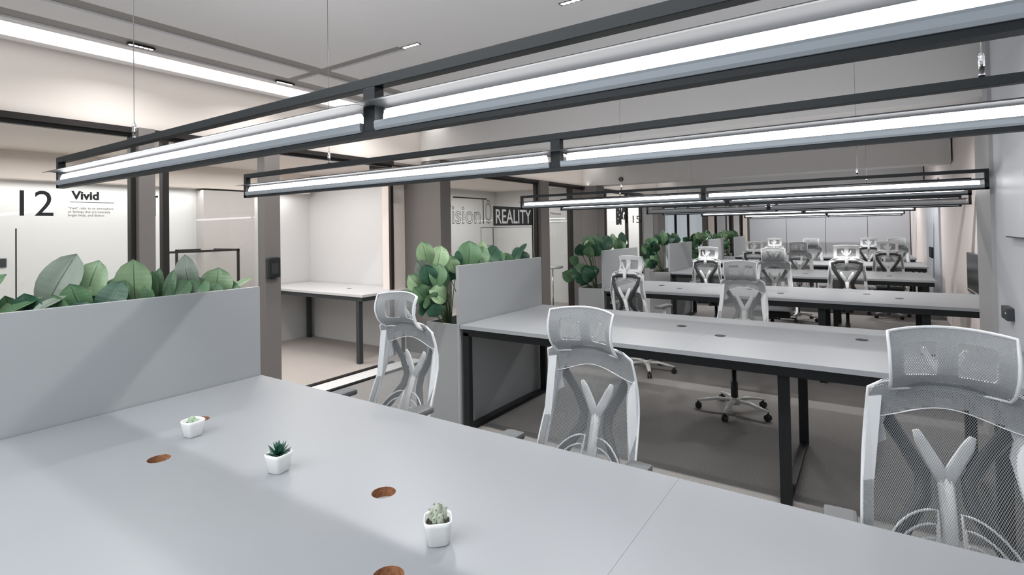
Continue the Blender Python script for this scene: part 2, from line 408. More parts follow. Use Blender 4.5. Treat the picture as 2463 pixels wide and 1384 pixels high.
# ------------------------------------------------------------------ pendant lamps
def pendant(y, x0, x1, node, label, wires, lit=True, z0=1.618, h=.127):
    root = empty('pendant_lamp', ((x0 + x1) / 2, y, z0))
    tag(root, label, 'lamp', 'pendant lamps over the desk rows')
    cx = (x0 + x1) / 2
    def L(v): return v - cx
    b = .013
    m = MB()
    m.box(L(x0), L(x1), -b, b, h - .022, h, .001)
    for px_ in (x0, x1 - .022): m.box(L(px_), L(px_ + .022), -b, b, 0, h - .022, .001)
    m.box(L(x0), L(x1), -b, b, 0, .012)
    m.build('frame', LAMPB, root)
    MB().box(L(node - .018), L(node + .018), -b, b, .012, h - .022, .001).build('post', LAMPB, root)
    # grey light channel, rounded below
    prof = [(-.016, .011), (-.019, .016), (-.020, .026), (-.018, .031), (.018, .031), (.020, .026), (.019, .016), (.016, .011)]
    segs = [(x0 + .024, node - .022), (node + .022, x1 - .024)]
    for a, c in segs:
        m = MB(); m.plate([(p, q) for p, q in prof], c - a, axis='x', at=(L(a) + L(c)) / 2); m.build('channel', LAMPG, root)
        m = MB(); tp = [(.012 * math.cos(t), .031 + .026 * math.sin(t)) for t in [PI * i / 8 for i in range(9)]]
        m.plate(tp, c - a - .04, axis='x', at=(L(a) + L(c)) / 2); m.build('tube', TUBE if lit else WPLAS, root)
        # reflector wings, gull shaped, ends cut back in a curve
        bm = bmesh.new(); n = 6
        ws = [(-.062, .060), (-.035, .0665), (0, .064), (.035, .0665), (.062, .060)]
        xs = [a - .03, a, a + .03] + [a + .03 + (c - a - .06) * k / 6 for k in range(1, 6)] + [c - .03, c, c + .012]
        rows = []
        for i, xx in enumerate(xs):
            rows.append([bm.verts.new((L(xx) + (0 if abs(w) < .05 else (.02 if i < 2 else (-.02 if i > len(xs) - 3 else 0))), w, z)) for w, z in ws])
        for A, B in zip(rows, rows[1:]):
            for j in range(len(ws) - 1): bm.faces.new((A[j], A[j + 1], B[j + 1], B[j]))
        g = bmesh.ops.extrude_face_region(bm, geom=bm.faces[:])
        bmesh.ops.translate(bm, verts=[v for v in g['geom'] if isinstance(v, bmesh.types.BMVert)], vec=(0, 0, .0015))
        m = MB(); bmesh.ops.recalc_face_normals(bm, faces=bm.faces); m.add(bm); m.build('reflector', WING, root)
    for wx in wires:
        w = MB(); w.tube([(L(wx), 0, h + .055), (L(wx), 0, CZ - z0)], .0011, 6); wo = w.build('suspension_wire', WIRE, root)
        MB().lathe([(.0, .0), (.006, 0), (.006, .028)], 10, at=(L(wx), 0, h - .002)).build('stem', BPLAS, wo)
        MB().lathe([(.0062, .0), (.0062, .022), (.0045, .029), (.0015, .032), (0, .032)], 12, at=(L(wx), 0, h + .026)).build('cable_gripper', CHROME, wo)
    if lit: area('ceiling_fill_light', (cx, y, z0 + h + .006), x1 - x0 - .2, .016, 3.4, (1, .98, .965), (PI, 0, 0))  # added upward fill to brighten the ceiling, not part of the lamp
    return root
pendant(.775, -2.79, .58, -.875, 'nearest and largest lit linear lamp, crossing the top of the view', [-2.07, .45], True, 1.626)
pendant(1.57, -2.79, .60, -.868, 'second nearest lit linear lamp, hung behind the largest one', [-2.08, .22])
pendant(4.31, -2.79, .622, -1.07, 'lit linear lamp whose right end stands in front of the grey pier', [-1.757, -.052])
pendant(5.114, -2.79, .64, -1.06, 'lit linear lamp hung directly behind the one by the grey pier', [-2.1, .0])
pendant(7.10, -2.53, .885, -1.0, 'switched off linear lamp, nearer one of the dark pair', [-2.1, .0], False, 1.596)
pendant(7.79, -2.53, .885, -1.0, 'switched off linear lamp, farther one of the dark pair', [-2.1, .0], False, 1.592)
pendant(10.9, -2.76, .66, -.96, 'small lit linear lamp above the farthest desks, its left end hidden', [-2.1, .0], True, 1.612)
pendant(15.0, -2.70, .71, -.83, 'small lit linear lamp in front of the panelled end wall', [-2.1, .0], True, 1.612)
pendant(15.8, -2.70, .70, -.83, 'farthest linear lamp, closest to the panelled end wall', [-2.1, .0], True, 1.590)

# ------------------------------------------------------------------ recessed downlight modules
def downlight(x, y, along, label, energy=7):
    root = empty('downlight', (x, y, CZ), 0 if along == 'x' else PI / 2)
    tag(root, label, 'downlight', 'recessed five-cell downlights')
    m = MB(); w, d = .075, .017
    m.box(-w, w, -d, -d + .003, -.004, .004); m.box(-w, w, d - .003, d, -.004, .004); m.box(-w, -w + .004, -d, d, -.004, .004); m.box(w - .004, w, -d, d, -.004, .004)
    m.box(-w, w, -d, d, .003, .006)
    m.build('housing', BPLAS, root)
    for k in range(5):
        c = MB(); c.lathe([(.0, .002), (.008, .002), (.012, -.003)], 12, at=(-.056 + k * .028, 0, 0)); c.build('light_cell', CELL, root)
    l = area('downlight_beam', (x, y, CZ - .012), .15 if along == 'x' else .03, .03 if along == 'x' else .15, energy, (1, .985, .97), spread=R(150))
    return root
downlight(-3.79, 1.46, 'y', 'five-cell downlight above the number twelve glass front')
downlight(-3.83, 2.48, 'y', 'five-cell downlight at the corner where the ceiling channels cross')
downlight(-3.84, 3.53, 'y', 'five-cell downlight behind the post of the largest lamp')
downlight(-2.42, 2.46, 'x', 'five-cell downlight at the end of the cross channel', 18)
downlight(-1.26, 2.48, 'x', 'five-cell downlight at the top edge of the view', 18)
for x in (-.2,): area('downlight_beam', (x, 2.45, CZ - .012), .15, .03, 18, (1, .985, .97), spread=R(150))
for y in (6.6, 10.6, 14.5):
    for x in (-2.5, -1.3, -.1): area('downlight_beam', (x, y, CZ - .012), .3, .06, 20, (1, .985, .97), spread=R(150))
area('far_wall_wash', (-1.0, 16.75, 2.5), 3.6, .05, 30, (.96, .98, 1), (R(12), 0, 0))

# ------------------------------------------------------------------ desks
def top_mesh(x0, x1, y0, y1, z0, z1, holes, r=.031):
    """slab with round cable holes"""
    bm = bmesh.new(); h = r + .012
    hs = sorted([q for q in holes if x0 < q[0] - h and q[0] + h < x1])
    xs = x0
    def quad(a, b, c, d, z, flip=False):
        v = [bm.verts.new(p) for p in ((a, c, z), (b, c, z), (b, d, z), (a, d, z))]
        f = bm.faces.new(v if not flip else v[::-1]); return f
    def both(a, b, c, d): quad(a, b, c, d, z1); quad(a, b, c, d, z0, True)
    for (hx, hy) in hs:
        both(xs, hx - h, y0, y1); xs = hx + h
        both(hx - h, hx + h, y0, hy - h); both(hx - h, hx + h, hy + h, y1)
        n = 32; ring_o = []; ring_i = []
        for z in (z1, z0):
            O = []; I = []
            for k in range(n):
                a = 2 * PI * k / n; ca, sa = math.cos(a), math.sin(a); q = h / max(abs(ca), abs(sa))
                O.append(bm.verts.new((hx + ca * q, hy + sa * q, z))); I.append(bm.verts.new((hx + ca * r, hy + sa * r, z)))
            ring_o.append(O); ring_i.append(I)
            for k in range(n):
                q = (O[k], O[(k + 1) % n], I[(k + 1) % n], I[k])
                bm.faces.new(q if z == z1 else q[::-1])
        for k in range(n):
            f = bm.faces.new((ring_i[0][k], ring_i[0][(k + 1) % n], ring_i[1][(k + 1) % n], ring_i[1][k])); f.material_index = 1
    both(xs, x1, y0, y1)
    for a, b in (((x0, y0), (x1, y0)), ((x1, y0), (x1, y1)), ((x1, y1), (x0, y1)), ((x0, y1), (x0, y0))):
        v = [bm.verts.new(p) for p in ((*a, z0), (*b, z0), (*b, z1), (*a, z1))]; f = bm.faces.new(v); f.material_index = 2
    bmesh.ops.remove_doubles(bm, verts=bm.verts, dist=1e-6)
    m = MB(); me = bpy.data.meshes.new('t'); bm.to_mesh(me); bm.free(); m.bm.from_mesh(me); bpy.data.meshes.remove(me)
    return m

def bench(yn, yf, x1, seam, holes, label, legs, capped=True):
    root = empty('desk_bench', (0, 0, 0)); tag(root, label, 'desk', 'rows of light grey bench desks')
    x0 = -2.412
    for a, b in ((x0, seam - .0003), (seam + .0003, x1)):
        top_mesh(a, b, yn, yf, .725, .75, holes).build('desktop', [DESK, WOOD, DESKE], root)
    m = MB(); m.box(x0 + .02, x1 - .02, yn + .012, yn + .05, .675, .725); m.box(x0 + .02, x1 - .02, yf - .05, yf - .012, .675, .725)
    m.box(x0 + .05, x1 - .05, (yn + yf) / 2 - .03, (yn + yf) / 2 + .03, .685, .725)
    m.build('rail', BLACK, root)
    for lx in legs:
        m = MB(); w = .026
        a = yn + (.012 if lx < -2 else .06); c = yf - (.05 if lx < -2 else .16)
        m.box(lx - w, lx + w, a, a + .04, .012, .70, .002); m.box(lx - w, lx + w, c - .04, c, .012, .70, .002)
        m.box(lx - w, lx + w, a + .04, c - .04, .675, .70); m.box(lx - .02, lx + .02, a + .04, c - .04, .012, .035)
        lo = m.build('leg', BLACK, root)
        f = MB(); f.lathe([(.018, 0), (.018, .008), (.008, .012)], 12, at=(lx, a + .02, 0)); f.lathe([(.018, 0), (.018, .008), (.008, .012)], 12, at=(lx, c - .02, 0)); f.build('foot', CHROME, lo)
    if capped:
        for hx, hy in holes:
            MB().lathe([(0, -.006), (.029, -.006), (.032, .0015), (.028, .0025), (0, .0025)], 24, at=(hx, hy, .75)).build('cable_cap', BPLAS, root)
    return root
rows = [(.27, 1.424), (2.90, 4.05), (5.38, 6.42), (7.72, 8.90), (10.02, 11.22), (12.3, 13.5)]
bench(*rows[0], .59, -.434, [(-1.789, .73), (-1.052, .949), (-.794, .725), (-2.035, .965)], 'nearest bench desk with the three small succulents on it', [-2.37, -.37, .45], False)
bench(*rows[1], .63, -.86, [(-.765, 3.393), (-1.056, 3.596), (-.044, 3.658), (-2.016, 3.633), (-1.70, 3.39), (.24, 3.40)], 'second bench desk from the front, ending at the right wall', [-2.37, -.37, .45])
bench(*rows[2], .86, -.86, [(-1.708, 5.77), (-.723, 5.76), (.216, 5.80), (-1.97, 5.97), (-.023, 6.03), (-1.04, 6.0)], 'third bench desk, running behind the grey pier on the right', [-2.37, -.36, .38])
bench(*rows[3], .64, -.86, [(-1.70, 8.2), (-.72, 8.2), (.21, 8.2)], 'fourth bench desk, its right end free before the pinkish wall', [-2.37, -.36, .55])
bench(*rows[4], .74, -.81, [], 'fifth bench desk, level with the white double door', [-2.37, -.36, .69])
bench(*rows[5], .74, -.81, [], 'farthest bench desk, mostly hidden behind the last chairs', [-2.37, -.36, .69])

# ------------------------------------------------------------------ planters
def planter(yn, yf, label):
    root = empty('planter', (0, 0, 0)); tag(root, label, 'planter', 'planters at the left ends of the desks')
    m = MB(); x0, x1 = -2.73, -2.442; t = .016
    m.box(x0, x0 + t, yn, yf, 0, .75); m.box(x1 - t, x1, yn, yf, 0, .75); m.box(x0 + t, x1 - t, yn, yn + t, 0, .75); m.box(x0 + t, x1 - t, yf - t, yf, 0, .75)
    m.build('box', PBOX, root)
    MB().box(x1, -2.418, yn, yf, .03, 1.17, .0015).build('screen_panel', SCREEN, root)
    MB().box(x0 + t, x1 - t, yn + t, yf - t, .60, .68).build('soil', SOIL, root)
    return root
lab = ['nearest planter, with the long screen beside the succulents', 'second planter, at the left end of the desk with three mesh chairs in front',
       'third planter, in front of the glass with the number fifteen', 'fourth planter, beside the black glass mullions', 'fifth planter, partly behind a white-framed chair', 'farthest planter, before the striped far glass']
for (a, b), l in zip(rows, lab): planter(a, b, l)
MB().box(-2.752, -2.73, .27, .86, .4, 1.15).build('rear_board', PLATE, bpy.data.objects['planter'])

# ------------------------------------------------------------------ foliage
def leaf(mb, base, tip, width, nrm, bend=.15, mi=0, fold=.25, shape=1.0, stalk=.0):
    base = Vector(base); tip = Vector(tip); ax = tip - base; Ln = ax.length; ax.normalize()
    nrm = Vector(nrm); nrm = (nrm - ax * ax.dot(nrm)); nrm.normalize(); sd = ax.cross(nrm)
    bm = mb.bm
    if mb.uv is None: mb.uv = bm.loops.layers.uv.new('UVMap')
    n = 9; us = (-1, -.62, -.25, 0, .25, .62, 1)
    rowsv = []
    for i in range(n + 1):
        t = i / n
        w = width * .56 * (max(0, math.sin(PI * min(1, t ** 1.18 * .985 + .006))) ** .62)
        if i == 0: w = width * .03
        if i == n: w = width * .015
        c = base + ax * (t * Ln) + nrm * (bend * Ln * (math.sin(PI * t * .9) * .9 - t * .25))
        row = []
        for u in us:
            wav = .035 * width * math.sin(t * 11 + u * 3)
            row.append(bm.verts.new(c + sd * (u * w) + nrm * (abs(u) * fold * w + wav * abs(u))))
        rowsv.append((row, t))
    for (A, ta), (B, tb) in zip(rowsv, rowsv[1:]):
        for j in range(len(us) - 1):
            f = bm.faces.new((A[j], A[j + 1], B[j + 1], B[j])); f.material_index = mi; f.smooth = True
            for lp, (u, t) in zip(f.loops, ((us[j], ta), (us[j + 1], ta), (us[j + 1], tb), (us[j], tb))): lp[mb.uv].uv = (u, t)
LM = [LEAF_L, LEAF_M, LEAF_D, LEAF_G]
VIEW = Vector((.72, -.62, .15))
def plant(x, y, leaves, label, yref=0, zs=.68):
    """leaves: (base, tip, width, mat index, normal, bend) in world coordinates"""
    root = empty('foliage_plant', (x, y, zs)); tag(root, label, 'plant', 'broad-leaved plants in the planters')
    mb = MB(); O = Vector((x, y, zs)); st = MB(); any_s = False
    for (b, t, w, mi, nr, bd) in leaves:
        b = Vector(b); t = Vector(t)
        leaf(mb, b - O, t - O, w, nr, bd, mi)
        mid = Vector((x + (b.x - x) * .4, y + (b.y - y) * .4, zs + max(.0, (b.z - zs)) * .5))
        if b.z > zs + .02:
            st.tube([(0, 0, 0), mid - O, b - O, b - O + (t - b) * .08], [.004, .0035, .003, .0015], 6); any_s = True
    for v in mb.bm.verts:      # leaves stay behind the screen panel until they clear its top
        lim = -2.455 - x + max(0.0, v.co.z + zs - 1.16) * .8
        if v.co.x > lim and abs(v.co.y + y - yref) < 9: v.co.x = lim - random.random() * .002
    mb.build('leaves', LM, root)
    if any_s: st.build('stems', STEM, root)
    return root

def lf(y, z, dy, dz, w, mi=0, x=-2.5, dx=.0, nr=None, bd=.1):
    n = nr or VIEW
    x -= .07
    return ((x, y, z), (x + dx, y + dy, z + dz), w, mi, n, bd)
# nearest planter: leaves placed along its length
P1 = [
 (-2.52, .46, [lf(.47, 1.12, .10, .17, .10, 1, -2.55, .02, (.5, -.7, .7), .25), lf(.45, 1.10, -.10, .22, .10, 1, -2.55), lf(.50, 1.10, .16, .10, .05, 1, -2.50, .02, (.3, -.4, 1)), lf(.44, 1.05, -.06, .12, .10, 2)], 'plant at the picture\'s left edge with an arching leaf'),
 (-2.55, .66, [lf(.665, 1.12, .115, .235, .115, 3, -2.55, .0, (.9, -.4, .1), .12), lf(.64, 1.10, -.03, .12, .09, 2, -2.5), lf(.68, 1.10, .08, .10, .07, 1), lf(.60, 1.13, .12, .07, .035, 3, -2.45, 0, (.5, -.5, .8)), lf(.63, 1.06, .05, .10, .09, 2, -2.46)], 'plant with a grey-green pointed leaf, second from the left'),
 (-2.52, .80, [lf(.80, 1.12, .055, .205, .115, 0, -2.55), lf(.79, 1.10, -.055, .145, .10, 1, -2.47), lf(.83, 1.08, .075, .16, .095, 2, -2.46), lf(.85, 1.10, .09, .15, .085, 0, -2.54), lf(.76, 1.06, .02, .12, .10, 2, -2.44), lf(.73, 1.07, -.05, .14, .07, 1, -2.46)], 'plant with an upright pale leaf above dark ones, third from the left'),
 (-2.52, .96, [lf(.965, 1.10, -.008, .225, .125, 0, -2.50, 0, (.8, -.6, 0), .03), lf(.93, 1.08, -.03, .12, .08, 1)], 'plant with one broad oval leaf standing upright'),
 (-2.52, 1.06, [lf(1.03, 1.10, .0, .17, .05, 1, -2.50), lf(1.05, 1.10, .015, .18, .05, 1, -2.52), lf(1.075, 1.10, .03, .17, .045, 1, -2.48), lf(1.01, 1.08, -.02, .14, .05, 1, -2.46), lf(1.06, 1.10, .10, .12, .08, 1, -2.46)], 'plant with slender upright leaves in the nearest planter'),
 (-2.52, 1.20, [lf(1.225, 1.12, -.055, .215, .095, 3, -2.52, 0, (.7, -.7, .1), .3), lf(1.18, 1.10, .01, .15, .10, 2, -2.50), lf(1.16, 1.10, .07, .12, .09, 1, -2.46, 0, None, .35), lf(1.21, 1.10, .07, .10, .09, 1, -2.45), lf(1.14, 1.08, -.02, .12, .07, 1)], 'plant with a curled grey leaf behind the screen'),
 (-2.52, 1.31, [lf(1.29, 1.10, .02, .165, .13, 0, -2.50, 0, (.8, -.6, .1), .05), lf(1.31, 1.08, .045, .12, .10, 1, -2.46), lf(1.35, 1.10, .15, .10, .045, 0, -2.56, .02, (.3, -.3, 1)), lf(1.37, 1.02, .14, .06, .07, 1, -2.56, 0, (.3, -.5, .8)), lf(1.37, .85, .13, .02, .08, 1, -2.56, 0, (.3, -.3, 1)), lf(1.36, .95, .05, .1, .08, 2, -2.6)], 'plant at the far end of the nearest planter, leaves spilling past'),
]
r1 = random.Random(11)
for x, y, lv, lb in P1:
    for k in range(7):
        a = r1.uniform(-1.0, 1.0); lv.append(lf(y + r1.uniform(-.09, .09), r1.uniform(1.04, 1.10), .12 * math.sin(a), r1.uniform(.09, .14) * math.cos(a) + .02, r1.uniform(.07, .11), r1.choice([1, 1, 2, 0]), -2.53 + r1.uniform(-.08, .02), 0, (.7, -.6 + r1.uniform(-.4, .4), r1.uniform(-.1, .5)), r1.uniform(.05, .25)))
    plant(x, y, lv, lb)
# second planter: bushy at its near end, rising over the screen
P2 = [
 (-2.585, 3.0, [lf(2.86, 1.15, -.06, .20, .12, 0, -2.60), lf(2.90, 1.12, .06, .19, .13, 0, -2.56), lf(2.87, 1.08, -.10, .13, .11, 3, -2.62), lf(2.86, 1.02, -.05, .16, .12, 2, -2.58), lf(2.88, 1.0, .03, .18, .12, 1, -2.54),
   lf(2.84, .98, -.11, .13, .13, 0, -2.62, -.05), lf(2.84, .92, -.10, .10, .13, 1, -2.60, -.03), lf(2.85, .90, -.07, .06, .13, 1, -2.55), lf(2.85, .85, -.09, .05, .12, 2, -2.60), lf(2.86, .80, -.04, .10, .12, 2, -2.52), lf(2.82, .90, -.13, .06, .11, 0, -2.66, -.10)], 'bushy plant filling the open near end of the second planter'),
 (-2.52, 3.12, [lf(3.10, 1.14, -.03, .13, .06, 2), lf(3.20, 1.12, .02, .22, .17, 1, -2.50), lf(3.26, 1.12, .09, .17, .12, 1, -2.46), lf(3.05, 1.10, -.05, .12, .09, 0), lf(3.28, 1.10, -.02, .15, .13, 3)], 'plant with broad mid green leaves above the second screen'),
 (-2.52, 3.45, [lf(3.36, 1.12, .03, .22, .08, 0, -2.50), lf(3.42, 1.12, .16, .16, .12, 2, -2.50), lf(3.40, 1.14, .26, .03, .09, 2, -2.48, 0, (.5, -.5, .6)), lf(3.33, 1.10, .08, .14, .12, 1), lf(3.55, 1.12, .10, .12, .09, 1)], 'plant with a thin upright leaf above the second screen'),
 (-2.52, 3.85, [lf(3.80, 1.12, .12, .14, .08, 2), lf(3.85, 1.14, .2, .15, .05, 2, -2.5, 0, (.3, -.5, .8)), lf(3.93, 1.0, .12, .08, .06, 1), lf(3.95, .95, .12, .12, .06, 1), lf(3.78, 1.1, -.05, .12, .07, 1)], 'plant at the far end of the second planter'),
]
for i, (x, y, lv, lb) in enumerate(P2):
    for k in range(12 if i == 0 else 8):
        a = r1.uniform(-1.1, 1.1); lo = i == 0 and k < 8
        z_ = r1.uniform(.80, 1.08) if lo else r1.uniform(1.06, 1.12)
        lv.append(lf((y + r1.uniform(-.05, .03)) if lo else y + r1.uniform(-.16, .16), z_, (-.06 if lo else 0) + .12 * math.sin(a), r1.uniform(.07, .13) * math.cos(a) + .02, r1.uniform(.09, .135), r1.choice([1, 1, 2, 0]), -2.53 + r1.uniform(-.14, .02), -.05 if lo else 0, (.6, -.7 + r1.uniform(-.4, .4), r1.uniform(-.1, .5)), r1.uniform(.05, .25)))
    plant(x, y, lv, lb)
rnd = random.Random(7)
def bush(x, y, spread, n_top, n_low, label, tall=.2):
    lv = []
    for k in range(n_top):
        yy = y + rnd.uniform(-spread, spread); a = rnd.uniform(-.9, .9)
        lv.append(lf(yy, 1.10 + rnd.uniform(0, .06), math.sin(a) * tall * .8, math.cos(a) * tall * rnd.uniform(.7, 1.1), rnd.uniform(.09, .14), rnd.choice([0, 1, 1, 2]), x + rnd.uniform(-.1, .06), rnd.uniform(-.04, .04), (.6 + rnd.uniform(-.3, .3), -.7, rnd.uniform(-.1, .5)), rnd.uniform(.02, .25)))
    for k in range(n_low):
        zz = rnd.uniform(.78, 1.12); a = rnd.uniform(-1.2, 1.2)
        lv.append(lf(y - spread + rnd.uniform(-.04, .08), zz, -.08 + rnd.uniform(-.08, .06), .10 * math.cos(a) + .04, rnd.uniform(.10, .15), rnd.choice([1, 1, 2, 2]), x + rnd.uniform(-.16, .08), rnd.uniform(-.12, .1), (.3, -.9, rnd.uniform(0, .6)), rnd.uniform(.05, .3)))
    plant(x, y, lv, label)
names_r = ['third', 'fourth', 'fifth', 'farthest']
for (a, b), nm in zip(rows[2:], names_r):
    bush(-2.56, a + .14, .12, 7, 14, 'bushy plant at the near end of the %s planter' % nm)
    bush(-2.52, a + .45, .15, 8, 0, 'plant rising behind the screen, near middle of the %s planter' % nm)
    bush(-2.52, a + .85, .15, 8, 0, 'plant at the far end of the %s planter' % nm)

# ------------------------------------------------------------------ succulents on the nearest desk
def pot(x, y, rz, kind, label):
    root = empty('potted_succulent', (x, y, .75), rz); root.scale = (1.07, 1.07, 1.04); tag(root, label, 'succulent', 'succulents on the nearest desk')
    m = MB(); m.lathe([(0, 0), (.019, 0), (.0215, .003), (.0275, .042), (.0285, .050), (.0265, .0515), (.0248, .047), (.0235, .040), (0, .040)], 40, sq=4.5)
    m.build('pot', POTM, root)
    m = MB(); m.lathe([(0, .0415), (.0235, .0405)], 20, sq=4)
    r = random.Random(3)
    for k in range(26):
        a = r.uniform(0, 6.28); q = r.uniform(0, .02); m.lathe([(0, 0), (.0022, .001), (.0018, .003), (0, .0036)], 6, at=(q * math.cos(a), q * math.sin(a), .0415))
    m.build('pebbles', PEB, root)
    m = MB()
    if kind == 'agave':
        for ring, (n, ln, el) in enumerate(((6, .030, 15), (6, .032, 42), (5, .030, 66), (3, .026, 84))):
            for k in range(n):
                a = 2 * PI * k / n + ring * .5; e = R(el); d = Vector((math.cos(a) * math.cos(e), math.sin(a) * math.cos(e), math.sin(e)))
                b = Vector((0, 0, .044)) + d * .004
                pts = [b, b + d * ln * .35, b + d * ln * .7 + Vector((0, 0, .002)), b + d * ln + Vector((0, 0, .004))]
                m.tube(pts, [.003, .0056, .0042, .0004], 8, flat=.35, upv=(0, 0, 1) if el < 60 else (math.cos(a), math.sin(a), 0))
        m.build('rosette', SUCD, root)
    elif kind == 'cactus':
        for (dx, dy, hh, rr) in ((0, 0, .040, .0095), (.012, .003, .030, .007), (-.011, .006, .026, .007), (.004, -.011, .024, .0065), (-.006, -.008, .018, .006)):
            m.lathe([(0, 0), (rr * .8, .002), (rr, hh * .35), (rr * .95, hh * .7), (rr * .55, hh * .94), (0, hh)], 14, at=(dx, dy, .040))
            for k in range(10):
                a = 2.4 * k; z = hh * (.15 + .08 * k); m.lathe([(0, 0), (.0024, .001), (.0016, .004), (0, .005)], 6, at=(dx + rr * .85 * math.cos(a), dy + rr * .85 * math.sin(a), .040 + z))
        m.build('stems', SUCG, root)
    else:
        for (dx, dy, hh, rr) in ((-.004, 0, .026, .012), (.010, .004, .018, .009), (-.013, .004, .016, .008), (.002, -.010, .015, .008)):
            m.lathe([(0, 0), (rr * .85, .003), (rr, hh * .4), (rr * .8, hh * .75), (0, hh)], 14, at=(dx, dy, .038))
        m.build('stems', SUCL, root)
    return root
pot(-1.893, .875, .15, 'round', 'leftmost small white pot with a pale rounded succulent, beside a cable hole')
pot(-1.40, .875, .2, 'agave', 'small white pot with a dark green spiky rosette')
pot(-.787, .862, .75, 'cactus', 'small white pot with a pale grey-green knobbly cactus')

# ------------------------------------------------------------------ task chair
def grid_sheet(fn, nu, nv, name, mats, parent, pick=None, wu=1, wv=1, smooth=True):
    bm = bmesh.new(); uvl = bm.loops.layers.uv.new('UVMap'); V = {}
    for i in range(nu + 1):
        for j in range(nv + 1): V[i, j] = bm.verts.new(fn(i / nu, j / nv))
    for i in range(nu):
        for j in range(nv):
            f = bm.faces.new((V[i, j], V[i + 1, j], V[i + 1, j + 1], V[i, j + 1])); f.smooth = smooth
            if pick: f.material_index = pick((i + .5) / nu, (j + .5) / nv)
            for lp, (a, b) in zip(f.loops, ((i, j), (i + 1, j), (i + 1, j + 1), (i, j + 1))):
                q = V[a, b].co; lp[uvl].uv = (q.x + 1, (b / nv) * wv)
    me = bpy.data.meshes.new(name); bm.to_mesh(me); bm.free()
    for m in mats: me.materials.append(m)
    o = bpy.data.objects.new(name, me); C.objects.link(o); o.parent = parent; return o

def back_y(z):          # side profile of the backrest (local y; the sitter faces +y)
    t = (z - .47) / .50
    return -.235 - .075 * t - .030 * math.sin(PI * t) + .022 * math.sin(2 * PI * t)
def back_hw(z):         # half width of the backrest
    t = max(0, min(1, (z - .47) / .50))
    return .170 + .026 * math.sin(PI * (1 - t) * .62) * (1 - t * .2)
def bp(u, z, off=0):    # point on the back surface, u in -1..1
    w = back_hw(z); return Vector((u * w, back_y(z) - .028 * (1 - u * u) - off + .004, z))

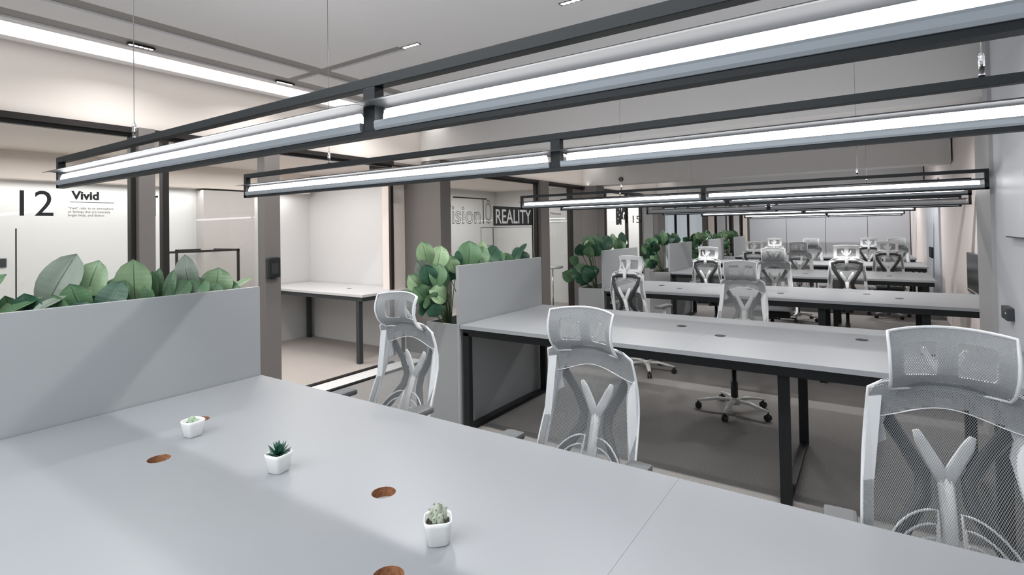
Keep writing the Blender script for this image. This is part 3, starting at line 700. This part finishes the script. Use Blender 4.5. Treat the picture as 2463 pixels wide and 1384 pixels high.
def make_chair():
    root = empty('office_chair')
    # net of the backrest
    def fn(a, b):
        u = a * 2 - 1; z = .48 + b * .525
        k = 1
        if b > .86: k = 1 - .22 * ((b - .86) / .14) ** 2.2
        return bp(u * k, z)
    def pick(a, b):
        u = abs(a * 2 - 1)
        wave = .80 - .10 * math.cos(PI * u * 1.15) * -1 - .06
        edge = .828 + .040 * math.cos(PI * u)
        if u > .87: return 1
        if b > edge: return 1
        return 0
    grid_sheet(fn, 36, 44, 'back_mesh', [NET, NETD], root, pick, wv=.49)
    # stitched wave across the mesh
    m = MB(); pts = [bp(-.98 + 1.96 * k / 24, .48 + .525 * (.820 + .040 * math.cos(PI * abs(-.98 + 1.96 * k / 24))), -.0015) for k in range(25)]
    m.tube(pts, .0028, 6, flat=.5); m.build('stitch_band', WPLAS, root)
    # rim of the back: white frame loop, wide at the shoulders seen from behind
    m = MB(); loop = []
    for k in range(19): z = .48 + .495 * k / 18; loop.append(bp(1.0, z, .004))
    for k in range(1, 12):
        u = 1 - 2 * k / 12; kk = .485
        zz = .975 + .030 * (1 - abs(u) ** 6); loop.append(bp(u * .97, zz, .004))
    for k in range(19): z = .975 - .495 * k / 18; loop.append(bp(-1.0, z, .004))
    m.tube(loop, .0042, 8, upv=(0, 1, 0)); 
    # broad white sides behind the mesh
    for s in (-1, 1):
        ol = []
        for z in (.48, .58, .70, .80, .86, .92, .970): ol.append(bp(s * .99, z, .008))
        inn = [bp(s * q, z, .010) for z, q in ((.982, .80), (.965, .60), (.93, .66), (.87, .76), (.825, .70), (.81, .84), (.70, .86), (.58, .87), (.48, .88))]
        P = ol + inn; b = bmesh.new(); f = b.faces.new([b.verts.new(p) for p in P]); bmesh.ops.triangulate(b, faces=[f])
        g = bmesh.ops.extrude_face_region(b, geom=b.faces[:]); bmesh.ops.translate(b, verts=[v for v in g['geom'] if isinstance(v, bmesh.types.BMVert)], vec=(0, -.009, 0))
        bmesh.ops.recalc_face_normals(b, faces=b.faces); m.add(b)
    m.build('back_frame', WPLAS, root)
    # dark hourglass brace behind
    m = MB()
    for s in (-1, 1):
        m.tube([bp(0, .968, .022), bp(s * .5, .966, .022), bp(s * .80, .945, .022), bp(s * .74, .89, .023), bp(s * .47, .81, .028), bp(s * .26, .74, .034), bp(s * .27, .69, .036), bp(s * .55, .60, .028), bp(s * .86, .52, .022), bp(s * .95, .485, .018)],
               [.012, .016, .020, .020, .018, .019, .021, .020, .018, .015], 8, flat=.55, upv=(0, 1, 0))
    m.build('back_brace', DPLAS, root)
    # white Y spine
    m = MB()
    m.tube([bp(0, .50, .030), bp(0, .62, .038), bp(0, .745, .034)], [.018, .017, .020], 10, flat=.5, upv=(0, 1, 0))
    for s in (-1, 1): m.tube([bp(0, .725, .032), bp(s * .13, .775, .028), bp(s * .27, .825, .024), bp(s * .34, .855, .022)], [.017, .018, .016, .008], 10, flat=.35, upv=(0, 1, 0))
    m.build('spine', WPLAS, root)
    m = MB()
    for s in (-1, 1):
        for k in range(4):
            qq = 1 - k * .17
            P = [bp(s * (.13 + .02 * k), .485 + .185 * qq * n / 4, .018) for n in range(4)] + [bp(s * (.13 + .02 * k + .68 * qq * math.sin(R(t))), .485 + .185 * qq * math.cos(R(t)), .018) for t in range(0, 91, 9)]
            m.tube(P, .0034, 6)
    m.build('lumbar_support', WPLAS, root)
    # headrest
    hw = .127
    def hb(u, t):        # t 0..1 bottom to top
        z = .978 + .162 * t
        return Vector((u * hw * (1 - .04 * (1 - t)), -.282 + .035 * math.sin(PI * t * .95) * 1 + .018 * t - .045 * (1 - u * u) + (.0 if t > .15 else -.02 * (.15 - t) / .15), z + .012 * (1 - u * u) * (1 if t > .5 else .3)))
    def hfn(a, b): return hb(a * 2 - 1, b)
    hr = grid_sheet(hfn, 22, 14, 'headrest', [NETH], root, wv=.17)
    m = MB(); lp = [hb(-1 + 2 * k / 12, 1) for k in range(13)] + [hb(1, 1 - k / 8) for k in range(1, 9)] + [hb(1 - 2 * k / 12, 0) for k in range(1, 13)] + [hb(-1, k / 8) for k in range(1, 8)]
    m.tube(lp, .0042, 6, closed=True); m.build('headrest_rim', WPLAS, hr)
    # headrest rear frame with two windows
    m = MB()
    def hp(a, c, off=.012): q = hb(a, c); return Vector((q.x, q.y - off, q.z))
    def rr(u0, u1, t0, t1, ru=.08, rt=.09, n=8):
        P = []
        cs = [(u1 - ru, t1 - rt, 0), (u0 + ru, t1 - rt, 90), (u0 + ru, t0 + rt, 180), (u1 - ru, t0 + rt, 270)]
        for q, (cu_, ct, a0) in enumerate(cs):
            for k in range(4): a = R(a0 + 30 * k); P.append((cu_ + ru * math.cos(a), ct + rt * math.sin(a)))
            nx = cs[(q + 1) % 4]; a = R(a0 + 90); p0 = P[-1]; p1 = (nx[0] + ru * math.cos(R(nx[2])), nx[1] + rt * math.sin(R(nx[2])))
            for k in range(1, n): P.append((p0[0] + (p1[0] - p0[0]) * k / n, p0[1] + (p1[1] - p0[1]) * k / n))
        return P
    def bend(co):
        q = hb(co.x, co.z); return Vector((q.x, q.y - .011 + co.y, q.z))
    m.plate(rr(-.985, .985, .03, .985), .009, 'y', [rr(-.74, -.17, .28, .78, .05, .06, 4), rr(.17, .74, .28, .78, .05, .06, 4)], bend=bend)
    m.build('headrest_frame', WPLAS, hr)
    m = MB(); m.tube([bp(0, .93, .024), (0, -.368, .965), (0, -.366, 1.00), (0, -.352, 1.03)], [.017, .019, .018, .014], 10, flat=.5, upv=(0, 1, 0))
    for s in (-1, 1): m.tube([(0, -.356, 1.015), (s * .022, -.350, 1.045), (s * .040, -.338, 1.078), (s * .044, -.326, 1.09)], [.010, .009, .008, .006], 8, flat=.6, upv=(0, 1, 0))
    m.build('headrest_bracket', WPLAS, root)
    # seat
    m = MB(); b = bmesh.new(); bmesh.ops.create_cube(b, size=1)
    for v in b.verts: v.co = Vector((v.co.x * .43, v.co.y * .43 + .01, .452 + v.co.z * .055))
    bmesh.ops.bevel(b, geom=b.edges[:], offset=.022, segments=3, affect='EDGES'); m.add(b); m.build('seat', SEATM, root, True)
    MB().box(-.19, .19, -.17, .18, .405, .424, .006).build('seat_shell', BPLAS, root)
    # arms
    for s in (-1, 1):
        m = MB(); m.tube([(s * .16, -.02, .415), (s * .225, -.02, .415), (s * .245, -.05, .44), (s * .245, -.09, .655)], [.014, .014, .016, .016], 10, flat=.7)
        ar = m.build('armrest', WPLAS, root)
        MB().box(s * .245 - .038, s * .245 + .038, -.20, .02, .655, .682, .010).build('arm_pad', PAD, ar)
    # mechanism, lever, lift
    m = MB(); m.box(-.06, .06, -.13, .08, .37, .405, .008); m.tube([(0, -.10, .39), (0, -.22, .40), (0, -.262, .45), bp(0, .52, .036)], [.022, .022, .020, .018], 10); m.build('mechanism', BPLAS, root)
    m = MB(); m.tube([(-.05, .0, .385), (-.20, .0, .382)], .0055, 8); m.tube([(-.20, .0, .382), (-.245, .0, .380)], [.008, .009], 8); m.build('lever', BPLAS, root)
    m = MB(); m.lathe([(0, .07), (.026, .07), (.026, .23), (.018, .235), (.018, .37), (0, .37)], 16); m.build('gas_lift', BPLAS, root)
    MB().lathe([(0, .058), (.040, .060), (.042, .10), (.030, .112), (0, .112)], 18).build('hub', WWRAP, root)
    for k in range(5):
        a = 2 * PI * k / 5 + .3; d = Vector((math.cos(a), math.sin(a), 0)); q = Vector((-d.y, d.x, 0))
        m = MB(); m.tube([d * .03 + Vector((0, 0, .088)), d * .12 + Vector((0, 0, .092)), d * .20 + Vector((0, 0, .078)), d * .268 + Vector((0, 0, .066))], [.021, .023, .019, .015], 8, flat=.6, upv=(0, 0, 1))
        lg = m.build('base_leg', WWRAP, root)
        m = MB()
        for t in (-1, 1):
            b = bmesh.new(); bmesh.ops.create_cone(b, cap_ends=True, segments=18, radius1=.024, radius2=.024, depth=.016)
            bmesh.ops.bevel(b, geom=[e for e in b.edges if len(e.link_faces) == 2 and any(len(f.verts) > 4 for f in e.link_faces)], offset=.004, segments=1, affect='EDGES')
            mt = Matrix.Translation(d * .262 + q * (t * .012) + Vector((0, 0, .025))) @ q.to_track_quat('Z', 'Y').to_matrix().to_4x4()
            m.add(b, 0, mt)
        m.tube([d * .262 + Vector((0, 0, .04)), d * .266 + Vector((0, 0, .066))], .007, 8)
        m.build('caster', BPLAS, lg)
    return root

proto = make_chair()
used = [False]
def chair(x, y, face, label, group, rz=0, sc=1.0):
    """(x, y) is where the headrest stands; face -1 looks at the viewer, +1 away"""
    o = proto if not used[0] else copy_tree(proto); used[0] = True
    a = (PI if face < 0 else 0) + rz
    o.rotation_euler = (0, 0, a)
    v = Matrix.Rotation(a, 3, 'Z') @ Vector((0, -.31, 0))
    o.location = (x - v.x, y - v.y, 0)
    o.scale = (1, 1, sc)
    tag(o, label, 'chair', group)
    return o
g1 = 'mesh chairs facing the viewer across the nearest desk'; g2 = 'chairs facing the viewer at the farther desks'; g3 = 'white-framed chairs seen from behind'
chair(-1.835, 1.80, -1, 'grey mesh chair standing leftmost at the nearest desk, beside the second planter', g1, .0, .985)
chair(-.86, 1.76, -1, 'grey mesh chair at the middle of the nearest desk edge', g1, -.03, .985)
chair(.160, 1.76, -1, 'largest grey mesh chair, at the right end of the nearest desk', g1, .06)
chair(-.86, 4.62, -1, 'mesh chair with a grey headrest behind the second desk', g2, -.05, .985)
chair(-.93, 6.90, -1, 'mesh chair with a bulging headrest behind the third desk', g2, .04)
chair(-.89, 9.22, -1, 'mesh chair facing the viewer behind the fourth desk', g2)
chair(-.90, 11.55, -1, 'mesh chair facing the viewer behind the fifth desk, on the left', g2)
chair(.41, 11.55, -1, 'mesh chair facing the viewer behind the fifth desk, beside the side wall', g2)
chair(-1.90, 4.78, 1, 'white-framed chair turned away, in front of the third planter', g3, -.18)
chair(-1.73, 7.05, 1, 'white-framed chair turned away in front of the fourth planter', g3, -.10)
chair(-.21, 7.15, 1, 'white-framed chair turned away, standing alone right of centre before the fourth desk', g3, .04, 1.02)
chair(-1.57, 9.5, 1, 'small white-framed chair turned away at the fifth desk, on the left', g3)
chair(.235, 9.5, 1, 'small white-framed chair turned away at the fifth desk, on the right', g3)
chair(-1.57, 11.78, 1, 'tiny white-framed chair turned away at the farthest desk, on the left', g3)
chair(.005, 11.78, 1, 'tiny white-framed chair turned away at the farthest desk, on the right', g3)

# ------------------------------------------------------------------ glass room furniture
t = empty('meeting_table', (-5.4, 4.1, 0)); tag(t, 'white table inside the open glass room, against its right wall', 'table')
MB().box(-1.0, .93, -.33, .41, .722, .75, .002).build('tabletop', mat('white_table_laminate', (.60, .60, .61), .35), t)
MB().box(-.97, .90, -.31, .39, .675, .722).build('table_rail', PLATE, t)
for (a, b) in ((-.95, .34), (.82, .34), (.82, -.28)): MB().box(a - .025, a + .025, b - .025, b + .025, 0, .675).build('leg', PLATE, t)
MB().lathe([(0, 0), (.03, 0), (.03, .002), (0, .002)], 20, at=(.25, .05, .75)).build('cable_cap', BPLAS, t)
# dark metal rack in the room behind the nearest planter
t = empty('metal_rack', (-6.0, 2.9, 0)); tag(t, 'dark metal rack frame standing behind the glass, above the nearest plants', 'rack')
def rod(m, a, b, w=.011):
    a = Vector(a); b = Vector(b); m.box(min(a.x, b.x) - w, max(a.x, b.x) + w, min(a.y, b.y) - w, max(a.y, b.y) + w, min(a.z, b.z) - w, max(a.z, b.z) + w)
m = MB(); rod(m, (.25, -.49, 1.25), (.25, .24, 1.25)); rod(m, (-.33, -.13, 1.25), (-.33, .62, 1.25)); rod(m, (.25, .24, 1.25), (-.33, .24, 1.25)); rod(m, (.25, -.49, .45), (.25, .24, .45)); rod(m, (-.33, -.13, .45), (-.33, .62, .45))
m.build('rail', BROWN, t)
for a, b in ((.25, -.49), (.25, .24), (-.33, -.13), (-.33, .62)):
    m = MB(); rod(m, (a, b, .011), (a, b, 1.25)); m.build('leg', BROWN, t)
# round stool-table behind the "Nexus" glass
t = empty('bistro_table', (-4.75, 8.35, 0)); tag(t, 'small pale pedestal table seen low behind the narrow glass', 'table')
MB().lathe([(0, .70), (.16, .70), (.19, .71), (.19, .74), (0, .74)], 24).build('tabletop', PANELG, t)
MB().lathe([(.012, .012), (.012, .70)], 10).build('pedestal', CHROME, t); MB().lathe([(0, 0), (.15, 0), (.14, .012), (0, .012)], 20).build('foot', PLATE, t)
# door and wall things
d = empty('door_1'); d['kind'] = 'structure'
MB().box(.895, .92, 10.3, 11.35, 0, 2.1).build('door_leaf', mat('door_pale_blue', (.58, .62, .68), .4), d); MB().box(.895, .92, 11.37, 12.4, 0, 2.1).build('door_leaf', mat('door_pale_blue', (.58, .62, .68), .4), d)
for y in (11.22, 11.50): MB().box(.86, .895, y - .02, y + .02, .82, 1.0, .004).build('door_handle', PLATE, d)
o = MB().box(.885, .918, 6.75, 7.55, .67, 1.09, .004).build('wall_screen', [mat('black_screen', (.006, .007, .008), .25)]); tag(o, 'flat black screen on the pinkish side wall beyond the third desk', 'screen')
MB().box(.881, .8855, 6.78, 7.52, .695, .703).build('silver_strip', CHROME, o)
t = MB().box(WX - .012, WX + .02, 3.90, 4.05, .875, .945, .004).build('wall_socket', PLATE); tag(t, 'dark double socket plate on the right wall above the second desk', 'socket')
MB().box(WX - .014, WX - .011, 3.92, 3.94, .912, .918).build('indicator', WPLAS, t)
t = empty('wall_cabinet', (WX, 2.9, 1.335)); tag(t, 'shallow pale wall cabinet at the right edge of the view', 'cabinet')
MB().box(-.015, .018, -1.5, .98, .006, .95, .002).build('panel', PANELG, t); MB().box(-.012, .018, -1.5, .96, 0, .006).build('dark_strip', BLACK, t)  # panel with a solid black strip along its lower edge
t = empty('sprinkler_head', (-3.55, 8.695, 2.262)); tag(t, 'round black fitting on the face of the second ceiling beam', 'ceiling fitting')
m = MB(); b = bmesh.new(); bmesh.ops.create_cone(b, cap_ends=True, segments=20, radius1=.045, radius2=.030, depth=.03); m.add(b, 0, Matrix.Translation((0, -.012, 0)) @ Matrix.Rotation(R(90), 4, 'X')); m.build('body', BPLAS, t)
MB().box(-.004, .004, -.034, -.026, -.03, .03).build('slot', PLATE, t)
t = MB().box(.80, .918, 7.0, 7.7, 2.40, 2.58, .01).build('air_conditioner', WPLAS); tag(t, 'white wall unit high in the corner beyond the pier', 'air conditioner')
t = MB().box(-6.30, -6.292, 1.32, 1.40, 1.16, 1.24, .003).build('wall_switch', PLATE); t.location = (-.115, 0, 0); tag(t, 'grey wall plate behind the glass at the left edge', 'switch')
t = empty('soap_dispenser', (-4.2, 2.575, 1.05)); tag(t, 'black dispenser fixed to the narrow column', 'dispenser')
MB().box(.0, .055, -.055, .055, 0, .17, .012).build('body', BPLAS, t); MB().box(.054, .058, -.03, .03, .03, .12, .001).build('front_window', DPLAS, t)
MB().box(.02, .04, -.02, .02, -.012, .0).build('nozzle', DPLAS, t)
